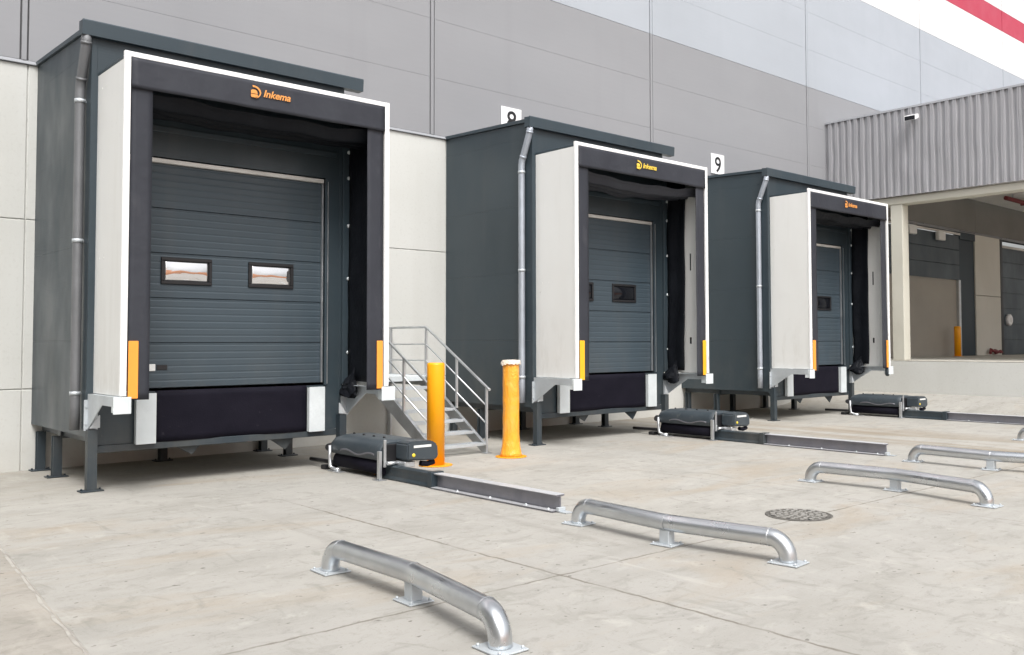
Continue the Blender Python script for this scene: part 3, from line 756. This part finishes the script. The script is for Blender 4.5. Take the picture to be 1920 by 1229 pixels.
mb.sheet(film, 40, 4); mb.lathe([(.13, 1.432), (.134, 1.448), (.06, 1.452)], (0, 0, 0), 40); mb.build('film', 'film', t)

# ------------------------------------------------------------------ stairs
t = thing('staircase', 'galvanised steel stairs with railings between the nearest and middle dock houses', 'stairs', (7.85, 0, 0))
w = 1.0; y0, zl = -2.83, 1.165; nst = 7; run = .262; rise = zl/nst
mb = MB()
for x in (0, w):
    mb.prism([(y0-.02, .012), (y0+.10, .012), (-1.02, 1.0), (-.02, 1.0), (-.02, 1.175), (-1.22, 1.175), (y0-.02, .14)], 'x', x-.006, x+.006)
    s = 1 if x == 0 else -1
    mb.prism([(y0-.02, .13), (y0-.02, .14), (-1.22, 1.175), (-1.22, 1.163)], 'x', x+s*.0065, x+s*.05)
mb.build('stringer', 'galv', t)
for k in range(1, nst):
    mb = MB(); z = k*rise; y = y0+(k-1)*run
    mb.box(.008, w-.008, y, y+.012, z-.045, z, .002); mb.box(.008, w-.008, y+.228, y+.24, z-.03, z-.004)
    for j in range(6): mb.box(.009, w-.009, y+.013+j*.036, y+.016+j*.036, z-.028, z-.002)
    for j in range(24): mb.box(.02+j*.0415, .023+j*.0415, y+.0125, y+.2275, z-.0275, z-.003)
    mb.build('tread', 'galv_plate', t)
mb = MB(); mb.box(0.007, w-.007, -1.24, -1.228, 1.08, 1.165, .002); mb.box(0.007, w-.007, -1.22, -.02, 1.145, 1.164); mb.box(.01, w-.01, -.10, -.02, 1.05, 1.14); mb.build('landing', 'galv_pale', t)
r = .021
for x in (.0, w):
    pts = [(x, -2.92, .985), (x, -2.90, .99), (x, -1.20, 1.972), (x, -1.17, 1.98), (x, -.06, 1.98)]
    mb = MB(); mb.tube(pts, r, 12); mb.build('handrail', 'galv', t)
    mb = MB()
    for dz in (.29, .565):
        mb.tube([(x, -2.86, .99-dz+.02), (x, -1.20, 1.972-dz), (x, -1.17, 1.98-dz), (x, -.06, 1.98-dz)], .013, 10)
    mb.build('mid_rail', 'galv', t)
    for y, zt_, zb in ((-2.84, 1.02, .012), (-2.06, 1.475, .66), (-1.19, 1.97, 1.0), (-.10, 1.98, 1.0)):
        mb = MB(); mb.box(x-.018, x+.018, y-.018, y+.018, zb, zt_, .003)
        if zb < .1: mb.box(x-.06, x+.06, y-.06, y+.06, .003, .011)
        mb.build('post', 'galv', t)
for x in (0, w):
    mb = MB(); mb.box(x-.02, x+.02, -.12, -.02, .003, 1.0); mb.build('support_leg', 'galv', t)

# ------------------------------------------------------------------ manhole cover
t = thing('manhole_cover', 'round cast iron manhole cover set in the concrete yard', 'manhole cover', (7.90, -9.02, 0))
mb = MB(); mb.lathe([(.325, .002), (.325, .005), (.30, .0065), (.30, .0035)], (0, 0, 0), 48); mb.build('ring_frame', 'iron', t)
mb = MB(); mb.lathe([(.285, .0022), (.285, .005), (.28, .006)], (0, 0, 0), 48); lid = mb.build('lid', 'iron', t)
mb = MB()
for rr, n in ((.25, 18), (.19, 14), (.125, 10), (.06, 6)):
    for k in range(n):
        a = 2*math.pi*(k+.5*(n % 4))/n; ca, sa = math.cos(a), math.sin(a)
        P = [Vector((rr-.022, -.018)), Vector((rr+.022, -.018)), Vector((rr+.022, .018)), Vector((rr-.022, .018))]
        mb.prism([(p.x*ca-p.y*sa, p.x*sa+p.y*ca) for p in P], 'z', .0061, .013)
mb.build('tread_pattern', 'iron_pale', lid)
for k in range(8):
    a = 2*math.pi*k/8+.2; mb = MB(); mb.lathe([(.020, .0062), (.020, .0075)], (.27*math.cos(a)*.98, .27*math.sin(a)*.98, 0), 10); mb.build('vent_hole', 'frame', t)

# ------------------------------------------------------------------ canopy, platform
t = thing('loading_canopy', 'large canopy with corrugated grey fascia over the raised platform', 'canopy', (CANX, 0, 0))
CY = -12.5
mb = MB()
pitch = .20; ny = int(-CY/pitch)
pts = []
for k in range(ny):
    y = -.03-k*pitch
    for a, d in ((0, 0), (.40, 0), (.48, .055), (.62, .055), (.67, .04), (.72, .055), (.90, .055), (1., 0)):
        pts.append((y-a*pitch, d))
NZ = 14
rows = []
for j in range(NZ+1):
    z = 5.635+(7.96-5.635)*j/NZ
    rows.append([mb.bm.verts.new((-d*(1+.25*noise.noise((y*3, z*1.5, 1)))-.004*noise.noise((y*5, z*2, 3)), y+.022*noise.noise((y*2.3, z*1.1, 7))*(0 < j < NZ), z)) for y, d in pts])
for a, b in zip(rows, rows[1:]):
    for k in range(len(pts)-1): mb.bm.faces.new((a[k], a[k+1], b[k+1], b[k]))
fs = mb.build('fascia', 'corr', t)
so_ = fs.modifiers.new('solid', 'SOLIDIFY'); so_.thickness = .006; so_.offset = 1
mb = MB(); mb.prism([(-.07, 7.955), (-.055, 8.012), (.35, 8.02), (.35, 7.965)], 'y', -.02, CY); mb.build('coping', 'clad_trim', t)
mb = MB(); mb.box(-.05, .0, -.03, -.005, 5.64, 7.94); mb.build('corner_trim', 'clad_grey', t)
mb = MB(); mb.box(.06, .46, CY, -.005, 5.42, 5.63, .02); mb.build('edge_beam', 'beam', t)
mb = MB(); mb.box(.10, 25, CY, -.02, 7.60, 7.94); mb.build('roof_deck', 'clad_grey', t)
mb = MB()
mb.box(.47, 25, CY, -.02, 6.80, 6.87)
mb.build('ceiling', 'ceiling', t)
for y in (-2.07, -9.5):
    mb = MB(); mb.box(.08, .42, y-.17, y+.17, 1.206, 5.418, .015); mb.build('column', 'beam', t)
    mb = MB(); mb.box(24.4, 24.75, y-.17, y+.17, 1.206, 6.79, .015); mb.build('column', 'beam', t)
tp = thing('loading_platform', 'raised concrete platform with pale front wall under the canopy', 'platform', (CANX, 0, 0))
mb = MB(); mb.box(.02, .30, CY, -.004, -.3, 1.18, .012); mb.build('front_wall', 'concrete', tp)
mb = MB(); mb.box(.02, 25, CY, -.004, 1.183, 1.205, .006); mb.box(.302, 25, CY, -.004, .5, 1.1825); mb.build('deck', 'platform', tp)
# sprinkler pipes under the canopy ceiling
t = thing('sprinkler_pipework', 'dark red pipes hanging under the canopy ceiling', 'pipes', (CANX, 0, 6.6))
for y, zz in ((-1.5, 0), (-4.9, .02)):
    mb = MB(); mb.tube([(8.9, y, zz), (20, y, zz)], .075, 12); mb.build('main_pipe', 'red', t)
for x in (7.85, 11, 14, 17):
    mb = MB(); mb.tube([(x, -7.6, .03), (x, -1.2, .03)], .065, 10); mb.build('branch_pipe', 'red', t)
for x in (9.5, 12.5, 15.5, 18.5):
    for y in (-1.5, -4.9):
        mb = MB(); mb.box(x-.02, x+.02, y-.02, y+.02, .05, .20); mb.build('hanger', 'galv', t)
# floodlight
t = thing('floodlight', 'small white floodlight near the top of the corrugated fascia', 'floodlight', (CANX-.05, -2.68, 7.68))
mb = MB(); mb.box(-.10, 0, -.03, .03, -.03, .03, .005); mb.tube([(-.09, 0, 0), (-.16, 0, -.04)], .02, 8); mb.build('arm', 'galv_pale', t)
mb = MB(); mb.prism([(-.30, -.14), (-.12, -.06), (-.14, .05), (-.30, .0)], 'y', -.2, .14); bmesh.ops.bevel(mb.bm, geom=list(mb.bm.edges), offset=.012, segments=2, affect='EDGES'); mb.build('housing', 'sign', t)
mb = MB(); mb.box(-.305, -.3005, -.17, .11, -.125, -.015); mb.build('lens', 'pane_dark', t)
# things standing on the platform
t = thing('bollard', 'slim orange bollard standing on the platform under the canopy', 'bollard', (31.0, -.35, 1.205))
mb = MB(); mb.lathe([(.11, .013), (.11, .99), (.10, 1.01), (.06, 1.02)], (0, 0, 0), 24); mb.build('post', 'orange', t)
mb = MB(); mb.lathe([(.17, .002), (.17, .012)], (0, 0, 0), 24); mb.build('base_plate', 'orange', t)
t = thing('door_vent', 'small white round fitting on the grey door under the canopy', 'vent', (36.15, .02, 2.52))
mb = MB(); mb.tube([(0, .0, 0), (0, -.10, 0), (0, -.13, 0)], [.22, .22, .18], 24); mb.build('disc', 'sign', t)
mb = MB(); mb.tube([(.0, -.131, 0), (0, -.136, 0)], .10, 20); mb.build('hub', 'label', t)
t = thing('guessed_red_strap', 'tangle of dark red strap standing in for unclear red marks at the foot of the pale pier', 'strap', (34.6, -.16, 1.207))  # strap guessed in place of unclear red marks
mb = MB()
P = [Vector((-.5+.12*k+.10*math.sin(k*2.4), .06*math.sin(k*1.7), .07+.17*abs(math.sin(k*1.25))*(1-k/12))) for k in range(10)]
pts = []
for a, b in zip(P, P[1:]):
    for s in range(4): pts.append(a.lerp(b, s/4))
mb.tube(pts, .05, 8); mb.build('guessed_webbing', 'red', t)
bpy.context.view_layer.update()
